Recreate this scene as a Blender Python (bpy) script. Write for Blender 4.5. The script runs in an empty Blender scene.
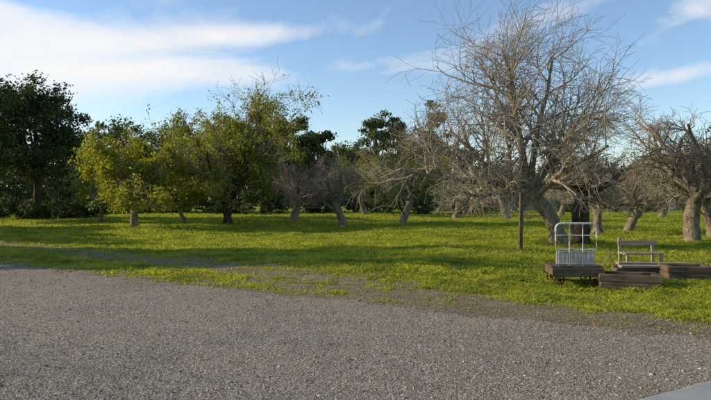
import bpy, bmesh, math, numpy as np
from mathutils import Vector, Matrix
F=615.0; CX=355.0; HY=197.0; EYE=1.6
def wp(px,d): return (px-CX)/F*d
sc=bpy.context.scene

# ------------------------------------------------------------ helpers
def mk_mesh(name, V, faces, mats, midx=None, smooth=True):
    me=bpy.data.meshes.new(name)
    V=np.asarray(V,dtype=np.float32)
    me.vertices.add(len(V)); me.vertices.foreach_set('co',V.ravel())
    loops=[];starts=[];mi=[];s=0
    for k,f in enumerate(faces):
        f=np.asarray(f,dtype=np.int32)
        if len(f)==0: continue
        loops.append(f.ravel()); n=f.shape[1]
        starts.append(s+np.arange(len(f))*n); s+=f.size
        mi.append(np.full(len(f), (midx[k] if midx else 0)))
    loops=np.concatenate(loops); starts=np.concatenate(starts); mi=np.concatenate(mi)
    me.loops.add(len(loops)); me.loops.foreach_set('vertex_index',loops.astype(np.int32))
    me.polygons.add(len(starts)); me.polygons.foreach_set('loop_start',starts.astype(np.int32))
    me.polygons.foreach_set('material_index',mi.astype(np.int32))
    for m in mats: me.materials.append(m)
    me.update(calc_edges=True); me.validate()
    me.polygons.foreach_set('use_smooth',np.full(len(me.polygons),smooth))
    return me
def add_obj(name,me,loc=(0,0,0),rot=(0,0,0),scale=(1,1,1),parent=None):
    o=bpy.data.objects.new(name,me); sc.collection.objects.link(o)
    o.location=loc;o.rotation_euler=rot;o.scale=scale
    if parent: o.parent=parent
    return o
def snoise(x,y,seed,scale=1.0,octs=4):
    r=np.random.default_rng(seed); out=np.zeros_like(x,dtype=float); a=1.0; f=1.0/scale; tot=0
    for o in range(octs):
        s=0
        for k in range(5):
            th=r.uniform(0,2*np.pi); ph=r.uniform(0,2*np.pi); ff=f*r.uniform(.7,1.4)
            s=s+np.sin((x*np.cos(th)+y*np.sin(th))*ff*2*np.pi+ph)
        out+=a*s/3.0; tot+=a; a*=.55; f*=2.1
    return out/tot
def sline(x,y): return (y-(9.6-0.62*x))/1.177
def hgt(x,y):
    x=np.asarray(x,float);y=np.asarray(y,float)
    s=sline(x,y); r=np.clip((s-0.5)/2.5,0,1); r=r*r*(3-2*r)
    far=np.clip((90-np.hypot(x,y))/50,0,1)
    return r*(0.06+far*0.07*snoise(x,y,3,7.0,3)+far*0.12*snoise(x,y,4,22,2))

# ------------------------------------------------------------ materials
def newmat(name):
    m=bpy.data.materials.new(name); m.use_nodes=True; nt=m.node_tree
    for n in list(nt.nodes): nt.nodes.remove(n)
    out=nt.nodes.new('ShaderNodeOutputMaterial'); return m,nt,out
def N(nt,t,**kw):
    n=nt.nodes.new(t)
    for k,v in kw.items(): setattr(n,k,v)
    return n
def ramp(nt,fac,stops):
    r=nt.nodes.new('ShaderNodeValToRGB'); e=r.color_ramp.elements
    while len(e)<len(stops): e.new(.5)
    for el,(p,c) in zip(e,stops):
        el.position=p; el.color=(c[0],c[1],c[2],1) if not isinstance(c,(int,float)) else (c,c,c,1)
    nt.links.new(fac,r.inputs[0]); return r.outputs[0]
def mixc(nt,f,a,b,bt='MIX'):
    m=nt.nodes.new('ShaderNodeMix'); m.data_type='RGBA'; m.blend_type=bt
    for sk,v in ((0,f),(6,a),(7,b)):
        if hasattr(v,'is_linked'): nt.links.new(v,m.inputs[sk])
        else: m.inputs[sk].default_value=v if sk==0 else (v[0],v[1],v[2],1)
    return m.outputs[2]
def noise(nt,vec,scale,detail=5,rough=.6,dist=0):
    n=N(nt,'ShaderNodeTexNoise'); n.inputs['Scale'].default_value=scale; n.inputs['Detail'].default_value=detail
    n.inputs['Roughness'].default_value=rough; n.inputs['Distortion'].default_value=dist
    nt.links.new(vec,n.inputs['Vector']); return n.outputs[0]
def math_(nt,op,a,b=None,c=None):
    m=nt.nodes.new('ShaderNodeMath'); m.operation=op
    for i,v in enumerate((a,b,c)):
        if v is None: continue
        if hasattr(v,'is_linked'): nt.links.new(v,m.inputs[i])
        else: m.inputs[i].default_value=v
    return m.outputs[0]
def coords(nt,kind='Object',scale=None):
    t=nt.nodes.new('ShaderNodeTexCoord'); o=t.outputs[kind]
    if scale:
        mp=nt.nodes.new('ShaderNodeMapping'); mp.inputs['Scale'].default_value=scale
        nt.links.new(o,mp.inputs[0]); o=mp.outputs[0]
    return o
def princ(nt,out,col,rough=.9,bump=None,bs=.5,bd=.02,spec=.2,metal=0):
    b=nt.nodes.new('ShaderNodeBsdfPrincipled')
    if hasattr(col,'is_linked'): nt.links.new(col,b.inputs['Base Color'])
    else: b.inputs['Base Color'].default_value=(*col,1)
    b.inputs['Roughness'].default_value=rough; b.inputs['Specular IOR Level'].default_value=spec
    b.inputs['Metallic'].default_value=metal
    if bump is not None:
        bn=nt.nodes.new('ShaderNodeBump'); bn.inputs['Strength'].default_value=bs; bn.inputs['Distance'].default_value=bd
        nt.links.new(bump,bn.inputs['Height']); nt.links.new(bn.outputs[0],b.inputs['Normal'])
    nt.links.new(b.outputs[0],out.inputs[0]); return b

def leaf_mat(name,c1,c2,c3,trans=.45,nscale=.8,big=None,rw=.35,straw=None):
    m,nt,out=newmat(name)
    geo=nt.nodes.new('ShaderNodeNewGeometry')
    v=coords(nt)
    n=noise(nt,v,nscale,3,.6)
    rnd=geo.outputs['Random Per Island']
    f=math_(nt,'ADD',math_(nt,'MULTIPLY',n,.8),math_(nt,'MULTIPLY_ADD',rnd,rw,.175-rw*.5))
    col=ramp(nt,f,[(.32,c1),(.55,c2),(.85,c3)])
    if big:
        n3=noise(nt,v,1.1,5,.65)
        col=mixc(nt,ramp(nt,n3,[(.47,0.0),(.62,.8)]),col,big)
    if straw:
        n4=noise(nt,v,.8,5,.7,.5)
        col=mixc(nt,math_(nt,'MULTIPLY',ramp(nt,n4,[(.50,0.0),(.68,.8)]),rnd),col,straw)
    d=nt.nodes.new('ShaderNodeBsdfPrincipled'); d.inputs['Roughness'].default_value=.6; d.inputs['Specular IOR Level'].default_value=.2
    nt.links.new(col,d.inputs['Base Color'])
    t=nt.nodes.new('ShaderNodeBsdfTranslucent')
    nt.links.new(mixc(nt,1.0,col,(1.2,1.12,.6),'MULTIPLY'),t.inputs[0])
    mx=nt.nodes.new('ShaderNodeMixShader'); mx.inputs[0].default_value=trans
    nt.links.new(d.outputs[0],mx.inputs[1]); nt.links.new(t.outputs[0],mx.inputs[2]); nt.links.new(mx.outputs[0],out.inputs[0])
    return m
def bark_mat(name,c1,c2,moss=None):
    m,nt,out=newmat(name)
    v=coords(nt,'Object',(1,1,.35))
    n1=noise(nt,v,9,8,.7); n2=noise(nt,coords(nt),2.2,4,.6)
    col=ramp(nt,n1,[(.35,c1),(.65,c2)])
    if moss: col=mixc(nt,ramp(nt,n2,[(.5,0.0),(.68,.7)]),col,moss)
    vo=N(nt,'ShaderNodeTexVoronoi',feature='DISTANCE_TO_EDGE'); vo.inputs['Scale'].default_value=16; nt.links.new(v,vo.inputs['Vector'])
    h=math_(nt,'ADD',n1,math_(nt,'MULTIPLY',vo.outputs[0],.8))
    princ(nt,out,col,.95,h,.9,.04,.1); return m

M_bark=bark_mat('bark_grey',(.09,.07,.05),(.35,.29,.215),(.20,.20,.12))
M_barkdark=bark_mat('bark_dark',(.03,.022,.016),(.11,.08,.055))
M_twig=bark_mat('bark_twig',(.26,.215,.16),(.48,.41,.31),(.34,.34,.21))
M_twig2=bark_mat('bark_twig_brown',(.22,.17,.125),(.41,.325,.24),(.29,.28,.16))
M_leafY=leaf_mat('leaf_yellow_green',(.15,.18,.014),(.30,.33,.03),(.46,.46,.07),.5)
M_leafG=leaf_mat('leaf_mid_green',(.09,.12,.016),(.22,.25,.03),(.40,.40,.06),.5)
M_leafD=leaf_mat('leaf_dark_green',(.025,.04,.014),(.055,.08,.022),(.12,.15,.035),.2,.4)
M_leafB=leaf_mat('leaf_distant_green',(.05,.07,.025),(.095,.125,.04),(.19,.20,.065),.25,.25)
M_grassb=leaf_mat('grass_blade',(.20,.25,.022),(.35,.40,.035),(.56,.55,.07),.5,.45,(.13,.19,.026),.24,(.52,.42,.17))
m,nt,out=newmat('dry_leaf'); M_dry=m
g=nt.nodes.new('ShaderNodeNewGeometry')
princ(nt,out,ramp(nt,g.outputs['Random Per Island'],[(0,(.12,.075,.04)),(.6,(.30,.20,.10)),(1,(.46,.36,.2))]),.8,spec=.15)

# ground
m,nt,out=newmat('ground_soil_and_grass'); M_ground=m
v=coords(nt)
sep=nt.nodes.new('ShaderNodeSeparateXYZ'); nt.links.new(v,sep.inputs[0])
s=math_(nt,'DIVIDE',math_(nt,'SUBTRACT',math_(nt,'ADD',sep.outputs[1],math_(nt,'MULTIPLY',sep.outputs[0],.62)),9.6),1.177)
nB=noise(nt,v,5,6,.65); nC=noise(nt,v,40,5,.7); nD=noise(nt,v,1.1,4,.6)
edge=math_(nt,'ADD',math_(nt,'MULTIPLY',s,.20),math_(nt,'MULTIPLY',math_(nt,'SUBTRACT',nB,.5),1.6))
em=ramp(nt,edge,[(.45,0.0),(1.0,1.0)])
sf=math_(nt,'ADD',math_(nt,'MULTIPLY',nB,.3),math_(nt,'ADD',math_(nt,'MULTIPLY',nC,.4),math_(nt,'MULTIPLY',nD,.3)))
soil=ramp(nt,sf,[(.36,(.13,.095,.062)),(.5,(.26,.20,.13)),(.64,(.46,.365,.25))])
grs=ramp(nt,math_(nt,'ADD',math_(nt,'MULTIPLY',nB,.5),math_(nt,'MULTIPLY',nC,.5)),[(.3,(.14,.18,.016)),(.55,(.27,.31,.025)),(.75,(.40,.42,.04))])
col=mixc(nt,em,soil,grs)
princ(nt,out,col,.95,math_(nt,'ADD',nC,nB),.8,.05,.1)

m,nt,out=newmat('gravel'); M_gravel=m
v=coords(nt)
vo=N(nt,'ShaderNodeTexVoronoi'); vo.inputs['Scale'].default_value=42; nt.links.new(v,vo.inputs['Vector'])
vo2=N(nt,'ShaderNodeTexVoronoi'); vo2.inputs['Scale'].default_value=110; nt.links.new(v,vo2.inputs['Vector'])
bw=nt.nodes.new('ShaderNodeSeparateColor'); nt.links.new(vo.outputs['Color'],bw.inputs[0])
big=noise(nt,v,.35,6,.65,.6); fine=noise(nt,v,80,5,.75); mid=noise(nt,v,3,7,.75)
stone=ramp(nt,bw.outputs[0],[(0,(.13,.108,.08)),(.45,(.27,.23,.175)),(.85,(.40,.345,.265)),(1,(.62,.56,.46))])
blend=math_(nt,'ADD',math_(nt,'MULTIPLY',big,.55),math_(nt,'MULTIPLY',mid,.45))
col=mixc(nt,ramp(nt,blend,[(.50,0.0),(.60,.65)]),stone,(.43,.345,.24))
col=mixc(nt,ramp(nt,blend,[(.40,.75),(.49,0.0)]),col,(.16,.13,.098))
col=mixc(nt,.4,col,ramp(nt,fine,[(.34,(.08,.067,.05)),(.66,(.50,.43,.335))]))
h=math_(nt,'ADD',math_(nt,'ADD',math_(nt,'SUBTRACT',1.0,vo.outputs['Distance']),math_(nt,'MULTIPLY',vo2.outputs['Distance'],-.5)),math_(nt,'MULTIPLY',mid,1.8))
princ(nt,out,col,.95,h,.9,.016,.08)
m,nt,out=newmat('pebble'); M_peb=m
g=nt.nodes.new('ShaderNodeNewGeometry')
col=ramp(nt,g.outputs['Random Per Island'],[(0,(.11,.088,.065)),(.4,(.26,.215,.16)),(.85,(.40,.345,.27)),(1,(.64,.58,.49))])
princ(nt,out,col,.9,spec=.12)
m,nt,out=newmat('asphalt_pavement'); M_pave=m
v=coords(nt); n1=noise(nt,v,120,4,.7); n2=noise(nt,v,2,4,.6)
col=ramp(nt,math_(nt,'ADD',math_(nt,'MULTIPLY',n1,.6),math_(nt,'MULTIPLY',n2,.4)),[(.3,(.22,.22,.215)),(.7,(.42,.415,.40))])
princ(nt,out,col,.8,n1,.5,.004,.3)

def wood_mat(name,c1,c2,rough=.85):
    m,nt,out=newmat(name); v=coords(nt,'Object',(1.2,14,14))
    n=noise(nt,v,2.5,6,.65,.6); n2=noise(nt,coords(nt),3,4,.6)
    col=ramp(nt,math_(nt,'ADD',math_(nt,'MULTIPLY',n,.65),math_(nt,'MULTIPLY',n2,.35)),[(.35,c1),(.65,c2)])
    princ(nt,out,col,rough,n,.6,.01,.15); return m
M_woodD=wood_mat('weathered_dark_timber',(.045,.032,.021),(.20,.145,.095))
M_woodL=wood_mat('weathered_pale_timber',(.20,.15,.10),(.46,.37,.27))
M_woodG=wood_mat('grey_fence_board',(.20,.18,.15),(.36,.33,.28))
m,nt,out=newmat('worn_white_paint'); M_white=m
n=noise(nt,coords(nt),14,7,.7)
princ(nt,out,ramp(nt,n,[(.36,(.22,.14,.08)),(.46,(.55,.53,.49)),(.7,(.76,.74,.70))]),.6,n,.3,.004,.3)
m,nt,out=newmat('weathered_grey_panel'); M_panel=m
n=noise(nt,coords(nt),7,7,.7)
princ(nt,out,ramp(nt,n,[(.3,(.22,.18,.13)),(.5,(.45,.41,.35)),(.8,(.60,.565,.50))]),.8,n,.2,.004,.1)
m,nt,out=newmat('rusty_iron'); M_iron=m
n=noise(nt,coords(nt),20,6,.7)
princ(nt,out,ramp(nt,n,[(.3,(.03,.022,.018)),(.7,(.12,.06,.035))]),.8,n,.4,.004,.3)

# ------------------------------------------------------------ ground
def axis(near,n,far):
    t=np.linspace(-1,1,n); k=math.asinh(far/near)
    return near*np.sinh(t*k)
n=340
xs=axis(9,n,1500); ys=axis(9,n,1500)+16
X,Y=np.meshgrid(xs,ys); Z=hgt(X,Y)
V=np.stack([X,Y,Z],-1).reshape(-1,3)
i=np.arange(n*n).reshape(n,n)
Q=np.stack([i[:-1,:-1],i[:-1,1:],i[1:,1:],i[1:,:-1]],-1).reshape(-1,4)
add_obj('ground',mk_mesh('ground',V,[Q],[M_ground]))
tx=np.linspace(-70,45,4200)
e=0.22*snoise(tx,tx*0,11,3.0,3)+0.26*snoise(tx,tx*0,12,.5,5)-0.25
nx,ny=0.62/1.177,1/1.177
ex=tx+nx*e; ey=9.6-0.62*tx+ny*e
rows=[]
for q in (0,.4,1,2.5,6,14,40):
    rows.append(np.stack([ex-nx*q,ey-ny*q,np.full_like(ex,.006)],-1))
V=np.concatenate(rows); n=len(tx); i=np.arange(len(rows)*n).reshape(len(rows),n)
Q=np.stack([i[1:,:-1],i[1:,1:],i[:-1,1:],i[:-1,:-1]],-1).reshape(-1,4)
add_obj('gravel_driveway',mk_mesh('gravel_driveway',V,[Q],[M_gravel]))
# paved road corner
def roady(x): return 4.95+0.60*(x-2.45)-0.018*(x-2.45)**2
pts=[]
for t in np.linspace(0,1,60):
    x=-3+14*t; pts.append((x,roady(x)+0.015*math.sin(9*x)+.01*math.sin(31*x)))
V=[];k=len(pts)
for x,y in pts: V.append((x,y,.008))
for x,y in pts: V.append((x+.03,y-.04,.03))
for x,y in pts: V.append((x+7,y-9,.03))
i=np.arange(3*k).reshape(3,k)
Q=np.stack([i[1:,:-1],i[1:,1:],i[:-1,1:],i[:-1,:-1]],-1).reshape(-1,4)
add_obj('paved_road',mk_mesh('paved_road',V,[Q],[M_pave],smooth=False))

def pebbles(Np):
    r=np.random.default_rng(5)
    d=1/r.uniform(1/16.,1/4.0,Np*2); u=r.uniform(-.75,.75,Np*2); x=u*d; y=d
    s=sline(x,y); keep=(s< .7*r.normal(size=len(s))+.4)&((y-roady(x))>.03)
    x=x[keep][:Np];y=y[keep][:Np];n=len(x)
    sz=r.uniform(.003,.008,n)*(1+1.0*(r.random(n)>.97))*(1+.05*y)
    base=np.array([(1,0,0),(0,1,0),(-1,0,0),(0,-1,0),(0,0,1),(0,0,-1)],float)
    tri=np.array([(0,1,4),(1,2,4),(2,3,4),(3,0,4),(1,0,5),(2,1,5),(3,2,5),(0,3,5)])
    B=base[None]*r.uniform(.6,1.3,(n,6,1))*sz[:,None,None]; B[:,:,2]*=.6
    a=r.uniform(0,6.28,n); c,s_=np.cos(a)[:,None],np.sin(a)[:,None]
    bx=B[:,:,0]*c-B[:,:,1]*s_; by=B[:,:,0]*s_+B[:,:,1]*c
    z=hgt(x,y)+.005
    V=np.stack([bx+x[:,None],by+y[:,None],B[:,:,2]+z[:,None]+sz[:,None]*.2],-1).reshape(-1,3)
    T=(tri[None]+6*np.arange(n)[:,None,None]).reshape(-1,3)
    add_obj('gravel_stones',mk_mesh('gravel_stones',V,[T],[M_peb],smooth=False))
pebbles(70000)

def cover_at(x,y):
    s=sline(x,y)
    pn=snoise(x,y,21,1.3,4); pn2=snoise(x,y,22,5,3); pf=snoise(x,y,23,.35,3)
    c=np.interp(x,[-9,-4,0,3,6],[2.9,2.3,1.3,.5,.2]); wd=np.interp(x,[-9,-4,0,3,6],[.8,1.2,1.3,1.2,1.0])
    worn=np.exp(-((s-c-.3*pn2)/wd)**2)
    return s,pn,np.clip(.45+s*.8,0,1.35)-1.2*worn+.6*pn+.35*pf
def grass(Nb):
    r=np.random.default_rng(9)
    d=1/r.uniform(1/85.,1/5.5,Nb)**1.0
    half=r.random(Nb)<.35; d[half]=r.uniform(8,60,half.sum())
    u=r.uniform(-.72,.72,Nb); x=u*d+r.normal(size=Nb)*.5; y=d
    s,pn,cover=cover_at(x,y)
    keep=cover>.15+.55*r.random(Nb)
    keep|=(s>.0)&(r.random(Nb)<.07)
    keep&=(s>-.35+.3*pn)
    x,y,s,cover=x[keep],y[keep],s[keep],cover[keep]; n=len(x)
    tuft=snoise(x,y,31,.55,3); t2=snoise(x,y,32,2.4,3)
    hh=(.018+.036*r.random(n))*(1+1.2*np.clip(tuft,0,1)+1.0*np.clip(t2,0,1))*np.clip(.4+cover*.5,.4,1)
    hh*=(1+.006*y)
    w=(.0038+.0008*y)*r.uniform(.7,1.4,n)
    a=r.uniform(0,6.28,n); lean=r.normal(size=(n,2))*.8*hh[:,None]
    z=hgt(x,y)-.005
    p0=np.stack([x-np.cos(a)*w,y-np.sin(a)*w,z],-1); p1=np.stack([x+np.cos(a)*w,y+np.sin(a)*w,z],-1)
    p2=np.stack([x+lean[:,0]*.4+np.cos(a)*w*.7,y+lean[:,1]*.4+np.sin(a)*w*.7,z+hh*.6],-1)
    p3=np.stack([x+lean[:,0],y+lean[:,1],z+hh],-1)
    V=np.stack([p0,p1,p2,p3],1).reshape(-1,3)
    Q=np.arange(4*n).reshape(n,4)
    add_obj('grass',mk_mesh('grass',V,[Q],[M_grassb],smooth=False))
grass(620000)

# ------------------------------------------------------------ trees
UP=np.array([0,0,1.])
def norm(v): return v/(np.linalg.norm(v)+1e-9)
def tubes(paths,sides_of):
    groups={}
    for pts,rad,lv in paths:
        groups.setdefault((len(pts),sides_of(lv)),[]).append((pts,rad))
    Vs=[];Qs=[];off=0
    for (n,k),L in groups.items():
        P=np.array([a for a,_ in L]); R=np.array([b for _,b in L]); m=len(L)
        T=np.gradient(P,axis=1); T/=np.linalg.norm(T,axis=2,keepdims=True)+1e-9
        D=P[:,-1]-P[:,0]; D/=np.linalg.norm(D,axis=1,keepdims=True)+1e-9
        ref=np.where(np.abs(D[:,2:3])<.7,np.array([[0,0,1.]]),np.array([[1.,0,0]]))[:,None,:]
        U=np.cross(T,np.broadcast_to(ref,T.shape)); U/=np.linalg.norm(U,axis=2,keepdims=True)+1e-9
        W=np.cross(T,U)
        a=np.arange(k)*2*np.pi/k
        ring=P[:,:,None,:]+R[:,:,None,None]*(np.cos(a)[None,None,:,None]*U[:,:,None,:]+np.sin(a)[None,None,:,None]*W[:,:,None,:])
        Vs.append(ring.reshape(-1,3))
        idx=np.arange(m*n*k).reshape(m,n,k)
        nx_=np.roll(idx,-1,axis=2)
        Qs.append((np.stack([idx[:,:-1],nx_[:,:-1],nx_[:,1:],idx[:,1:]],-1).reshape(-1,4))+off)
        off+=m*n*k
    return np.concatenate(Vs),np.concatenate(Qs)
def side_dir(r,d,ang,az=None):
    ref=UP if abs(d[2])<.9 else np.array([1.,0,0])
    u=norm(np.cross(d,ref)); w=np.cross(d,u)
    if az is None: az=r.uniform(0,2*np.pi)
    return norm(d*math.cos(ang)+(u*math.cos(az)+w*math.sin(az))*math.sin(ang))
def grow(r,p,d,L,rad,lv,P,out):
    n=P['seg'][lv]; pts=[p.copy()]; d=d.copy()
    tip=P['tip'][lv]; rn=r.normal(size=(n,3))*P['wig'][lv]
    wind=P.get('wind',np.zeros(3))*(lv/4.)
    for i in range(n):
        d=d+rn[i]+UP*P['trop'][lv]+wind
        d/=math.sqrt(d[0]*d[0]+d[1]*d[1]+d[2]*d[2])
        if p[2]<P.get('floor',1.0) and d[2]<0: d[2]*=-.2
        p=p+d*L/n; pts.append(p.copy())
    pts=np.array(pts); rr=rad*(1-(1-tip)*np.linspace(0,1,n+1)); rr=np.maximum(rr,P['rmin'])
    out.append((pts,rr,lv))
    if lv>=P['max']: return
    nc=max(1,int(round(P['nch'][lv]*r.uniform(.75,1.25))))
    for c in range(nc):
        t=P['t0'][lv]+(1-P['t0'][lv])*((c+r.random())/nc)
        f=t*n; i=min(int(f),n-1); q=pts[i]+(pts[i+1]-pts[i])*(f-i)
        dd=norm(pts[i+1]-pts[i])
        cd=side_dir(r,dd,math.radians(P['ang'][lv]*r.uniform(.7,1.3)))
        if r.random()<P.get('upb',.5): cd=norm(cd+UP*.5*r.random())
        cr=max(rr[i]*r.uniform(.45,.68),P['rmin'])
        grow(r,q,cd,L*P['lr'][lv]*r.uniform(.6,1.25)*(1.15-.4*t),cr,lv+1,P,out)
def base_params(**k):
    P=dict(seg=[5,7,6,5,4,3],wig=[.08,.17,.20,.20,.18,.2],trop=[.05,.02,.02,-.02,-.03,.0],tip=[.75,.3,.3,.35,.5,.6],
           nch=[6,8,8,7,4,0],t0=[.6,.2,.12,.1,.1,0],ang=[55,50,50,50,50,45],lr=[1.6,.52,.58,.62,.62,.5],max=4,rmin=.0045,upb=.5,floor=.9)
    P.update(k); return P
def leaves(r,C,size,jit):
    n=len(C); c=C+r.normal(size=(n,3))*jit
    a=r.normal(size=(n,3)); a/=np.linalg.norm(a,axis=1,keepdims=True)
    b=np.cross(a,r.normal(size=(n,3))); b/=np.linalg.norm(b,axis=1,keepdims=True)+1e-9
    s=(size*r.uniform(.6,1.3,n))[:,None]
    nn=np.cross(a,b)*s*.25
    V=np.stack([c-a*s,c-b*s*.5+nn,c+a*s,c+b*s*.5+nn],1).reshape(-1,3)
    return V,np.arange(4*n).reshape(n,4)
def trunk_path(r,H,R,lean,nseg=10,flare=1.55):
    t=np.linspace(0,1,nseg+1)
    P=np.stack([lean[0]*t**1.2*H+.07*H*np.sin(t*5+r.uniform(0,6))*t,lean[1]*t*H+.06*H*np.sin(t*4+r.uniform(0,6))*t,-.15+(H+.15)*t],-1)
    rr=R*(1+(flare-1)*np.exp(-t*9))*(1-.22*t)*(1+.10*r.normal(size=nseg+1))
    return P,rr
def bare_tree(seed,H,R,lean,nl,L,P,twigmat=None,leafn=0,leafmat=None,leafsize=.05,extra=None,elev=(15,60),barkmat=None,topbare=4,thr=.45):
    r=np.random.default_rng(seed); paths=[]
    tp,tr=trunk_path(r,H,R,lean); paths.append((tp,tr,0))
    lim=[]
    az0=r.uniform(0,6.28)
    for k in range(nl):
        az=az0+2*np.pi*k/nl+r.normal()*.25; el=math.radians(r.uniform(*elev))
        d=np.array([math.cos(az)*math.cos(el),math.sin(az)*math.cos(el),math.sin(el)])
        t=r.uniform(.72,1.0) if k else 1.0
        f=t*(len(tp)-1); i=min(int(f),len(tp)-2); q=tp[i]+(tp[i+1]-tp[i])*(f-i)
        lim.append((q,norm(d),L*r.uniform(.75,1.2),R*r.uniform(.42,.62)))
    if extra: lim+=[(tp[-1] if e[0] is None else np.array(e[0],float),norm(np.array(e[1],float)),e[2],e[3]) for e in extra]
    for q,d,l,rd in lim: grow(r,q,d,l,rd,1,P,paths)
    big=[p for p in paths if p[2]<=1]; small=[p for p in paths if p[2]>1]
    V1,Q1=tubes(big,lambda l:14 if l==0 else 8); V2,Q2=tubes(small,lambda l:5 if l==2 else 3)
    V1=V1+np.stack([snoise(V1[:,2]*1.0+V1[:,0]*2,V1[:,1]*2,seed+1,.5,3),snoise(V1[:,0]*2,V1[:,2]+V1[:,1]*2,seed+2,.5,3),0*V1[:,0]],-1)*np.clip(R*.13*(1-V1[:,2:3]/5),0,.04)
    V=[V1,V2];Fs=[Q1,Q2+len(V1)];mi=[0,1];mats=[barkmat or M_bark,twigmat or M_twig]
    if leafn:
        tips=np.concatenate([p[0][1:] for p in small if p[2]>=3])
        dens=snoise(tips[:,0]+tips[:,2]*.7,tips[:,1]-tips[:,2]*.5,seed+5,2.0,3)
        w=np.clip(thr+1.3*dens,0.01,2); zt=tips[:,2]; w*=np.clip(1.15-(zt/np.quantile(zt,.985))**topbare,0.015,1)
        C=tips[r.choice(len(tips),leafn,p=w/w.sum())]
        LV,LQ=leaves(r,C,leafsize,.11)
        Fs.append(LQ+len(V1)+len(V2)); V.append(LV); mi.append(2); mats.append(leafmat)
    return mk_mesh('tree_%d'%seed,np.concatenate(V),Fs,mats,mi)
def place(name,me,px,d,rot=0,s=1.0,sz=None,x=None):
    X=wp(px,d) if x is None else x
    return add_obj(name,me,(X,d,float(hgt(X,d))-.03),(0,0,rot),(s,s,sz or s))

PB=base_params()
A=bare_tree(101,1.2,.20,(.35,.15),6,2.2,PB,M_twig2)
B=bare_tree(102,1.1,.19,(-.4,.1),6,2.1,PB,M_twig2)
C=bare_tree(103,1.4,.22,(.3,-.2),5,2.6,PB,M_twig)
PH=base_params(wig=[.08,.15,.16,.13,.09,.1],trop=[.05,.03,.04,.02,-.01,0],nch=[6,10,9,8,4,0],lr=[1.6,.56,.62,.66,.64,.5],rmin=.0048,
   wind=np.array([.06,0,-.02]),seg=[5,7,6,5,5,3])
hero=bare_tree(201,1.7,.225,(-.52,0),5,3.0,PH,M_twig,elev=(8,50),
   extra=[(None,(-1,.1,.30),3.9,.12),(None,(.0,.1,1),4.3,.13),(None,(1,-.1,.75),3.6,.11),(None,(-.6,-.2,.9),4.1,.12),(None,(.5,.2,1),4.1,.11)])
place('apple_tree',hero,561,19.5,s=1.06)
PH2=dict(PH); PH2['nch']=[6,5,5,5,4,0]
stub=bare_tree(202,1.8,.28,(.04,.0),3,1.7,PH2,M_twig,elev=(15,45),barkmat=M_barkdark)
place('apple_tree',stub,580,19.9)

PL=base_params(nch=[6,8,7,5,3,0],wig=[.08,.16,.2,.22,.22,.2],trop=[.05,.05,.03,-.03,-.06,0],rmin=.007,floor=1.0)
leafy=bare_tree(301,1.6,.25,(.08,0),7,3.7,PL,M_twig2,34000,M_leafG,.075,elev=(5,65),barkmat=M_barkdark,topbare=5,thr=.25,
   extra=[(None,(.1,0,1),5.3,.12),(None,(.6,.1,.9),5.0,.10),(None,(-.5,.1,1),4.6,.10),(None,(.25,-.2,1),5.0,.09)])
place('offscreen_shade_tree',leafy,227,34,s=1.05)
leafy2=bare_tree(302,1.4,.16,(-.15,0),7,2.5,PL,M_twig2,20000,M_leafY,.075,elev=(0,75),topbare=8,thr=.25)
place('offscreen_shade_tree',leafy2,135,31,s=1.12)
leafy3=bare_tree(303,1.3,.13,(-.35,0),5,2.0,PL,M_twig2,8000,M_leafY,.08)
place('offscreen_shade_tree',leafy3,185,35)
place('offscreen_shade_tree',leafy3,100,39,rot=2.0,s=1.05)

place('apple_tree',A,292,39,rot=.5,s=1.2)
place('apple_tree',B,343,33,rot=1.1,s=1.15)
sparse=bare_tree(104,1.4,.19,(.35,0),6,2.8,PB,M_twig2,4500,M_leafY,.06)
place('apple_tree',sparse,401,35,rot=.0,s=1.15)
place('apple_tree',C,598,27,rot=2.2,s=1.0)
place('apple_tree',B,627,30,rot=3.0,s=1.15)
big=bare_tree(105,1.6,.23,(.08,0),7,2.7,base_params(rmin=.0055),M_twig2)
place('apple_tree',big,692,21.3,rot=.7,s=1.10)
place('apple_tree',C,715,24.5,rot=4.0,s=1.15)
place('apple_tree',A,780,20,rot=3.3,s=1.2)
place('apple_tree',A,508,41,rot=2.6,s=1.2)
place('apple_tree',C,455,47,rot=1.6,s=1.2)
place('apple_tree',A,660,44,rot=5.2,s=1.25)
place('apple_tree',C,560,50,rot=.9,s=1.2)
place('apple_tree',sparse,365,52,rot=3.6,s=1.2)

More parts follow.
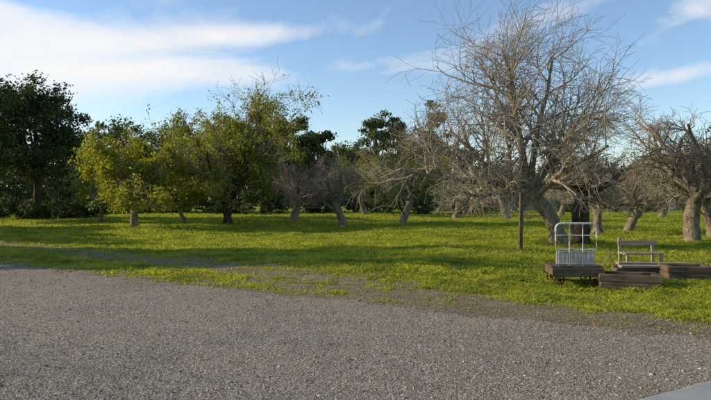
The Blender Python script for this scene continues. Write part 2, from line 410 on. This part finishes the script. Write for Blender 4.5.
def crown(r,c,W,H,ncl,nleaf):
    pts=[]
    for k in range(ncl):
        u=r.normal(size=3); u/=np.linalg.norm(u); u*=r.uniform(.4,.98)
        cc=c+np.array([u[0]*W*.5,u[1]*W*.5,H*.5+u[2]*H*.48]); cr=W*r.uniform(.07,.17); sq=.7
        q=r.normal(size=(nleaf,3)); q/=np.linalg.norm(q,axis=1,keepdims=True); q*=(r.random((nleaf,1))**.4)*cr*(1+.25*r.normal(size=(nleaf,1))); q[:,2]*=sq
        pts.append(cc+q)
    return np.concatenate(pts)
def mass(name,crowns,mat,ls,seed,trunks=True,ncl=34,nleaf=60):
    r=np.random.default_rng(seed); C_=[];paths=[]
    for (px,top,d,wpx,bot) in crowns:
        X=wp(px,d); ztop=EYE+(HY-top)/F*d; W=wpx/F*d; z0=bot
        C_.append(crown(r,np.array([X,d,z0]),W,ztop-z0,ncl,nleaf))
        if trunks:
            p=np.array([[X+.1*math.sin(k),d,-.2+k*(ztop*.8)/5] for k in range(6)]); paths.append((p,np.linspace(.25,.08,6)*(1+W*.04),0))
            for b in range(7):
                a=r.uniform(0,6.28); q=p[2]; e=np.array([X+math.cos(a)*W*.38,d+math.sin(a)*W*.38,z0+(ztop-z0)*r.uniform(.3,.8)])
                paths.append((np.array([q+(e-q)*t+np.array([0,0,.4*math.sin(t*3)]) for t in np.linspace(0,1,6)]),np.linspace(.13,.03,6),1))
    LV,LQ=leaves(r,np.concatenate(C_),ls,.05)
    V=[LV];Fs=[LQ];mi=[0];mats=[mat]
    if paths:
        TV,TQ=tubes(paths,lambda l:7); V.append(TV);Fs.append(TQ+len(LV));mi.append(1);mats.append(M_barkdark)
    return add_obj(name,mk_mesh(name,np.concatenate(V),Fs,mats,mi))
mass('oak_tree',[(36,74,46,100,2.2)],M_leafD,.13,1,ncl=120,nleaf=180)
mass('oak_tree',[(-45,60,40,120,2.0)],M_leafD,.14,2,ncl=100,nleaf=180)
mass('distant_tree_row',[(-30,110,62,120,1),(60,122,62,90,.8),(120,118,64,80,.8),(175,124,64,80,.8),(225,120,60,70,.8),
  (262,106,58,58,1),(294,110,60,48,.8),(318,126,60,40,.6),(348,136,72,54,.5),
  (376,95,76,46,.5),(398,114,78,44,.5),(430,98,80,44,.5),(415,128,78,50,.5),(455,140,80,60,.5)],M_leafB,.18,3,ncl=64,nleaf=110)
mass('distant_woodland',[(x,150+9*math.sin(x*.05)+((x*29)%9) if x<430 else 168+5*math.sin(x*.06)+((x*29)%7),105+((x*7)%9),60,-1.5) for x in range(-140,880,26)],M_leafB,.38,8,trunks=False,ncl=46,nleaf=56)
mass('distant_tree_row',[(500,158,90,70,.5),(550,154,92,70,.5),(600,156,90,70,.5),(645,150,95,60,.5),(690,140,90,70,.5),(745,100,85,80,.5),(800,95,80,90,.5)],M_leafB,.24,4,ncl=44,nleaf=70)
mass('shrub_hedge',[(x,192-7*math.sin(x*.13)-((x*37)%9),56+((x*13)%7),42,-.2) for x in range(-60,470,24)],M_leafB,.16,5,trunks=False,ncl=20,nleaf=55)
mass('shrub_hedge',[(x,199-((x*37)%7),43+((x*13)%4),40,-.3) for x in range(-60,110,22)],M_leafD,.10,6,trunks=False,ncl=26,nleaf=80)
mass('shrub_hedge',[(x,190-((x*37)%6),60+((x*13)%4),34,-.3) for x in range(490,740,40)],M_leafB,.14,9,trunks=False,ncl=20,nleaf=50)
shade_tree=bare_tree(304,2.2,.3,(0,0),7,3.0,PL,M_twig2,34000,M_leafG,.14,elev=(15,75),thr=.6)  # unseen trees left of frame, added to cast shadow bands over verge and lawn
for (x_,y_,r_,s_,z_) in ((-15.5,17.3,0,.9,1.0),(-21,18.4,2.4,.85,1.6),(-25,19.2,4.4,.85,1.9),(-24,25.0,2,.9,1.1),(-28,30.5,1,1.0,1.2),(-33,26.5,1,1.0,1.3)):
    place('offscreen_shade_tree',shade_tree,0,y_,x=x_,s=s_,rot=r_,sz=z_)

# leaf litter on verge and drive edge
r=np.random.default_rng(77); n=5200
d=1/r.uniform(1/24.,1/5.,n*3); x=r.uniform(-.7,.7,n*3)*d; y=d; s=sline(x,y)
k=(s>-2.2+1.6*r.random(len(s)))&(s<4.5*r.random(len(s))+.5)&((y-roady(x))>.1)
x=x[k][:n];y=y[k][:n]
LV,LQ=leaves(r,np.stack([x,y,hgt(x,y)+.016],-1),.017,.0)
c=LV.reshape(-1,4,3); cz=c.mean(1,keepdims=True); c[:,:,2:]=cz[:,:,2:]+(c[:,:,2:]-cz[:,:,2:])*.45
add_obj('leaf_litter',mk_mesh('leaf_litter',c.reshape(-1,3),[LQ],[M_dry],smooth=False))

# ------------------------------------------------------------ built objects
def beam(name,parent,a,b,w,h,mat,bev=.006,roll=0):
    a=Vector(a);b=Vector(b);L=(b-a).length
    bm=bmesh.new(); bmesh.ops.create_cube(bm,size=1)
    for v_ in bm.verts: v_.co=Vector((v_.co.x*L,v_.co.y*w,v_.co.z*h))
    bmesh.ops.bevel(bm,geom=bm.edges[:],offset=min(bev,w*.3,h*.3),segments=1,affect='EDGES')
    me=bpy.data.meshes.new(name); bm.to_mesh(me); bm.free(); me.materials.append(mat)
    o=add_obj(name,me,parent=parent)
    d=(b-a).normalized(); up=Vector((0,0,1)) if abs(d.z)<.95 else Vector((0,1,0))
    y=up.cross(d).normalized(); z=d.cross(y)
    R=Matrix((d,y,z)).transposed().to_4x4()
    o.matrix_local=Matrix.Translation((a+b)/2)@R@Matrix.Rotation(roll,4,'X'); return o
def pipe(name,parent,pts,rad,mat,k=8):
    P=np.array(pts,float); V,Q=tubes([(P,np.full(len(P),rad),0)],lambda l:k)
    return add_obj(name,mk_mesh(name,V,[Q],[mat]),parent=parent)
def empty(name,loc,rz=0):
    e=bpy.data.objects.new(name,None); sc.collection.objects.link(e); e.location=loc; e.rotation_euler=(0,0,rz); e.empty_display_size=.2; return e
def wheel(name,parent,c,R):
    k=8;V=[];Q=[];n=24
    for i_ in range(n):
        t=2*math.pi*i_/n
        er=np.array([math.cos(t),0,math.sin(t)])
        for j in range(k):
            b=2*np.pi*j/k; V.append(np.array(c)+er*(R+.014*math.cos(b))+np.array([0,.022*math.sin(b),0]))
    for i_ in range(n):
        for j in range(k): Q.append((i_*k+j,((i_+1)%n)*k+j,((i_+1)%n)*k+(j+1)%k,i_*k+(j+1)%k))
    add_obj(name,mk_mesh(name,V,[np.array(Q)],[M_iron]),parent=parent)
    for s_ in range(6):
        t=s_*math.pi/3; pipe(name+'_spoke',parent,[c,(c[0]+R*math.cos(t),c[1],c[2]+R*math.sin(t))],.009,M_iron,6)
    pipe(name+'_hub',parent,[(c[0],c[1]-.04,c[2]),(c[0],c[1]+.04,c[2])],.03,M_iron,10)

cx=wp(571,11.6); cart=empty('luggage_cart',(cx,11.55,float(hgt(cx,11.6))+.005),-.05)
W2=.44; zt=.34; D=.62
for i_ in range(5):
    y=-D/2+D*(i_+.5)/5
    beam('deck_plank',cart,(-W2-.03,y,zt),(W2+.03,y,zt),D/5-.012,.04,M_woodD)
beam('front_rail',cart,(-W2-.02,-D/2-.022,zt-.095),(W2+.02,-D/2-.022,zt-.095),.04,.16,M_woodD)
beam('rear_rail',cart,(-W2-.02,D/2+.022,zt-.095),(W2+.02,D/2+.022,zt-.095),.04,.16,M_woodD)
for sx in (-1,1):
    beam('side_rail',cart,(sx*(W2-.03),-D/2,zt-.09),(sx*(W2-.03),D/2,zt-.09),.05,.12,M_woodD)
    for yy in (-D/2+.02,D/2-.06): wheel('wheel',cart,(sx*(W2-.12),yy,.105),.09)
for yy in (-D/2+.02,D/2-.06): pipe('axle',cart,[(-W2+.1,yy,.105),(W2-.1,yy,.105)],.014,M_iron)
for sx in (-1,1):
    for yy in (-D/2+.03,D/2-.06): beam('bracket',cart,(sx*(W2-.2),yy,.10),(sx*(W2-.2),yy,zt-.02),.03,.04,M_iron)
def arch(y,x0,x1,zb,ztop,rad,name):
    rc=.10; p=[(x0,y,zb),(x0,y,zb+.3),(x0,y,ztop-rc)]
    for t in np.linspace(math.pi,math.pi/2,7)[1:]: p.append((x0+rc+rc*math.cos(t),y,ztop-rc+rc*math.sin(t)))
    for t in np.linspace(math.pi/2,0,7): p.append((x1-rc+rc*math.cos(t),y,ztop-rc+rc*math.sin(t)))
    p+=[(x1,y,zb+.3),(x1,y,zb)]
    pipe(name,cart,p,rad,M_white,8)
fy=-D/2+.05
arch(fy,-.38,.36,zt+.02,1.14,.019,'end_frame')
for xx in (-.13,.11): pipe('frame_bar',cart,[(xx,fy,zt+.02),(xx,fy,1.125)],.011,M_white)
for zz in (.92,.66,.40): pipe('frame_rail',cart,[(-.375,fy+.018,zz),(.355,fy+.018,zz)],.011,M_white)
for xx in np.linspace(-.32,.30,9): pipe('mesh_wire',cart,[(xx,fy+.01,zt+.02),(xx,fy+.01,.66)],.004,M_white,5)
beam('grey_panel',cart,(-.36,fy+.045,zt+.16),(.34,fy+.045,zt+.16),.02,.26,M_panel)
pipe('pull_handle',cart,[(.46,-.1,.26),(.58,-.12,.46),(.64,-.12,.56),(.68,-.12,.46),(.76,-.12,.32)],.011,M_woodL)
pipe('handle_bracket',cart,[(.47,-.20,.27),(.47,.10,.27)],.014,M_iron)

def planter(loc,rz,L,D,H,courses=2):
    e_=empty('timber_planter',(loc[0],loc[1],float(hgt(*loc))-.01),rz)
    ch=H/courses
    r=np.random.default_rng(int(loc[0]*100))
    for c in range(courses):
        z=ch*(c+.5); g=.004; o=r.normal()*.008
        beam('front_timber',e_,(-L/2-.02*c,-D/2+o,z),(L/2+.03*c,-D/2,z),.11,ch-g,M_woodD,.014)
        beam('back_timber',e_,(-L/2,D/2,z),(L/2,D/2+o,z),.11,ch-g,M_woodD,.014)
        for sx in (-1,1): beam('end_timber',e_,(sx*(L/2-.056)+o,-D/2+.068,z),(sx*(L/2-.056),D/2-.068,z),.11,ch-g,M_woodD,.014)
    n=14; xs_=np.linspace(-L/2+.11,L/2-.11,n); ys_=np.linspace(-D/2+.055,D/2-.055,n)
    X_,Y_=np.meshgrid(xs_,ys_); Z_=H-.07+.02*snoise(X_,Y_,3,.3,3)
    i=np.arange(n*n).reshape(n,n); Q=np.stack([i[:-1,:-1],i[:-1,1:],i[1:,1:],i[1:,:-1]],-1).reshape(-1,4)
    add_obj('soil',mk_mesh('soil',np.stack([X_,Y_,Z_],-1).reshape(-1,3),[Q],[M_ground]),parent=e_)
    return e_
planter((wp(628,11.1),11.1),-.30,1.0,.5,.27)
planter((wp(686,11.9),11.9),-.16,.85,.55,.25)
e_=empty('timber_stack',(wp(655,12.4),12.35,float(hgt(5.9,12.3))),-.06)
beam('long_beam',e_,(-.85,-.1,.07),(.85,-.02,.07),.14,.13,M_woodD,.012)
beam('top_plank',e_,(-.75,-.07,.165),(.60,-.05,.165),.20,.045,M_woodL)
beam('top_plank',e_,(-.70,.2,.20),(.72,.17,.20),.16,.045,M_woodL)
beam('rear_beam',e_,(-.8,.2,.085),(.8,.17,.085),.13,.16,M_woodD,.012)
bx=wp(640,13.1); b=empty('wooden_bench',(bx,13.1,float(hgt(bx,13.1))),.04)
for sx in (-1,1):
    beam('front_leg',b,(sx*.36,-.17,0),(sx*.36,-.17,.34),.06,.06,M_woodL)
    beam('back_post',b,(sx*.36,.16,0),(sx*.36,.20,.70 if sx<0 else .62),.06,.05,M_woodL)
for yy in (-.13,0,.11): beam('seat_slat',b,(-.42,yy,.365),(.42,yy,.365),.105,.035,M_woodL)
beam('back_slat',b,(-.42,.155,.57),(.42,.155,.57),.028,.11,M_woodL)
sx_=wp(520,16.8); e_=empty('wooden_post',(sx_,16.8,float(hgt(sx_,16.8))),0)
beam('post',e_,(0,0,-.1),(.03,0,1.58),.10,.10,M_woodD,.01)
f=empty('board_fence',(0,0,0))
r=np.random.default_rng(44)
V=[];Q=[]
def boxv(x0,x1,y0,y1,z0,z1):
    o=len(V); V.extend([(x0,y0,z0),(x1,y0,z0),(x1,y1,z0),(x0,y1,z0),(x0,y0,z1),(x1,y0,z1),(x1,y1,z1),(x0,y1,z1)])
    for q in ((0,1,5,4),(1,2,6,5),(2,3,7,6),(3,0,4,7),(4,5,6,7)): Q.append(tuple(o+k for k in q))
x=8.
while x<62:
    w=.14; hg=1.75+.05*r.normal()+.15*math.sin(x*.15)
    yy=66+.12*(x-4)+.02*r.normal(); boxv(x,x+w,yy,yy+.025,0,hg); x+=w+.03+.02*r.random()
add_obj('boards',mk_mesh('boards',V,[np.array(Q)],[M_woodG],smooth=False),parent=f)
V=[];Q=[]
x=8.
while x<62:
    yy=65.85+.12*(x-4); boxv(x,x+.14,yy-.1,yy+.03,0,2.0); x+=2.6
add_obj('fence_posts',mk_mesh('fence_posts',V,[np.array(Q)],[M_woodG],smooth=False),parent=f)

# ------------------------------------------------------------ world / light / camera
el=math.radians(21); az=math.radians(-82)
sd=Vector((math.sin(az)*math.cos(el),math.cos(az)*math.cos(el),math.sin(el)))
w=bpy.data.worlds.new('World'); sc.world=w; w.use_nodes=True; nt=w.node_tree
for n_ in list(nt.nodes): nt.nodes.remove(n_)
out=nt.nodes.new('ShaderNodeOutputWorld'); bg=nt.nodes.new('ShaderNodeBackground'); bg.inputs[1].default_value=.15
sky=nt.nodes.new('ShaderNodeTexSky'); sky.sky_type='NISHITA'; sky.sun_disc=False
sky.sun_elevation=el; sky.sun_rotation=az; sky.air_density=1.0; sky.dust_density=.3; sky.ozone_density=2.0
tc=nt.nodes.new('ShaderNodeTexCoord'); sp=nt.nodes.new('ShaderNodeSeparateXYZ'); nt.links.new(tc.outputs['Generated'],sp.inputs[0])
A_=math_(nt,'ARCTAN2',sp.outputs[0],sp.outputs[1]); E_=math_(nt,'ARCSINE',sp.outputs[2])
def streak(tilt,sx,sy,scale,seed,dist=.6):
    u=math_(nt,'ADD',math_(nt,'MULTIPLY',A_,math.cos(tilt)*sx),math_(nt,'MULTIPLY',E_,math.sin(tilt)*sx))
    v=math_(nt,'ADD',math_(nt,'MULTIPLY',A_,-math.sin(tilt)*sy),math_(nt,'MULTIPLY',E_,math.cos(tilt)*sy))
    cb=nt.nodes.new('ShaderNodeCombineXYZ'); nt.links.new(u,cb.inputs[0]); nt.links.new(v,cb.inputs[1]); cb.inputs[2].default_value=seed
    return noise(nt,cb.outputs[0],scale,8,.56,dist)
def blob(px,py,wx,wy,tilt,amp):
    a0=math.atan((px-CX)/F); e0=math.atan((HY-py)/F*math.cos(a0)); 
    da=math_(nt,'SUBTRACT',A_,a0); de=math_(nt,'SUBTRACT',E_,e0)
    u=math_(nt,'MULTIPLY',math_(nt,'ADD',math_(nt,'MULTIPLY',da,math.cos(tilt)),math_(nt,'MULTIPLY',de,math.sin(tilt))),F/wx)
    v=math_(nt,'MULTIPLY',math_(nt,'ADD',math_(nt,'MULTIPLY',da,-math.sin(tilt)),math_(nt,'MULTIPLY',de,math.cos(tilt))),F/wy)
    q=math_(nt,'ADD',math_(nt,'MULTIPLY',u,u),math_(nt,'MULTIPLY',v,v))
    return math_(nt,'MULTIPLY',math_(nt,'EXPONENT',math_(nt,'MULTIPLY',q,-1.0)),amp)
n1=streak(.1,1,2.6,3.6,2.3)
bias=None
for b_ in ((30,60,110,34,.0,.36),(210,38,130,11,.10,.34),(0,10,80,14,-.15,.26),(220,74,120,14,.05,.26),(385,15,50,14,.9,.16),(560,14,100,16,.25,.24),(675,76,80,10,.1,.28),(690,10,70,14,.2,.2),(450,55,90,20,.5,.04)):
    q=blob(*b_); bias=q if bias is None else math_(nt,'ADD',bias,q)
cl=math_(nt,'ADD',n1,math_(nt,'SUBTRACT',bias,.20))
cm=ramp(nt,cl,[(.40,0.0),(.58,.6),(.80,.95)])
skc=mixc(nt,1.0,sky.outputs[0],(1.14,1.18,1.24),'MULTIPLY')
col=mixc(nt,cm,skc,(6.5,6.4,6.25))
nt.links.new(col,bg.inputs[0]); nt.links.new(bg.outputs[0],out.inputs[0])
sl=bpy.data.lights.new('sun','SUN'); sl.energy=5; sl.angle=math.radians(.5); sl.color=(1,.84,.58)
so=bpy.data.objects.new('sun',sl); sc.collection.objects.link(so); so.rotation_euler=sd.to_track_quat('Z','Y').to_euler()
cam=bpy.data.cameras.new('camera'); co=bpy.data.objects.new('camera',cam); sc.collection.objects.link(co)
cam.sensor_width=36; cam.lens=36*F/711; cam.clip_end=5000; cam.clip_start=.05
co.location=(0,0,EYE); co.rotation_euler=(math.radians(90)-math.atan(3/F),0,0)
sc.camera=co
sc.view_settings.view_transform='Standard'; sc.view_settings.look='None'; sc.view_settings.exposure=0
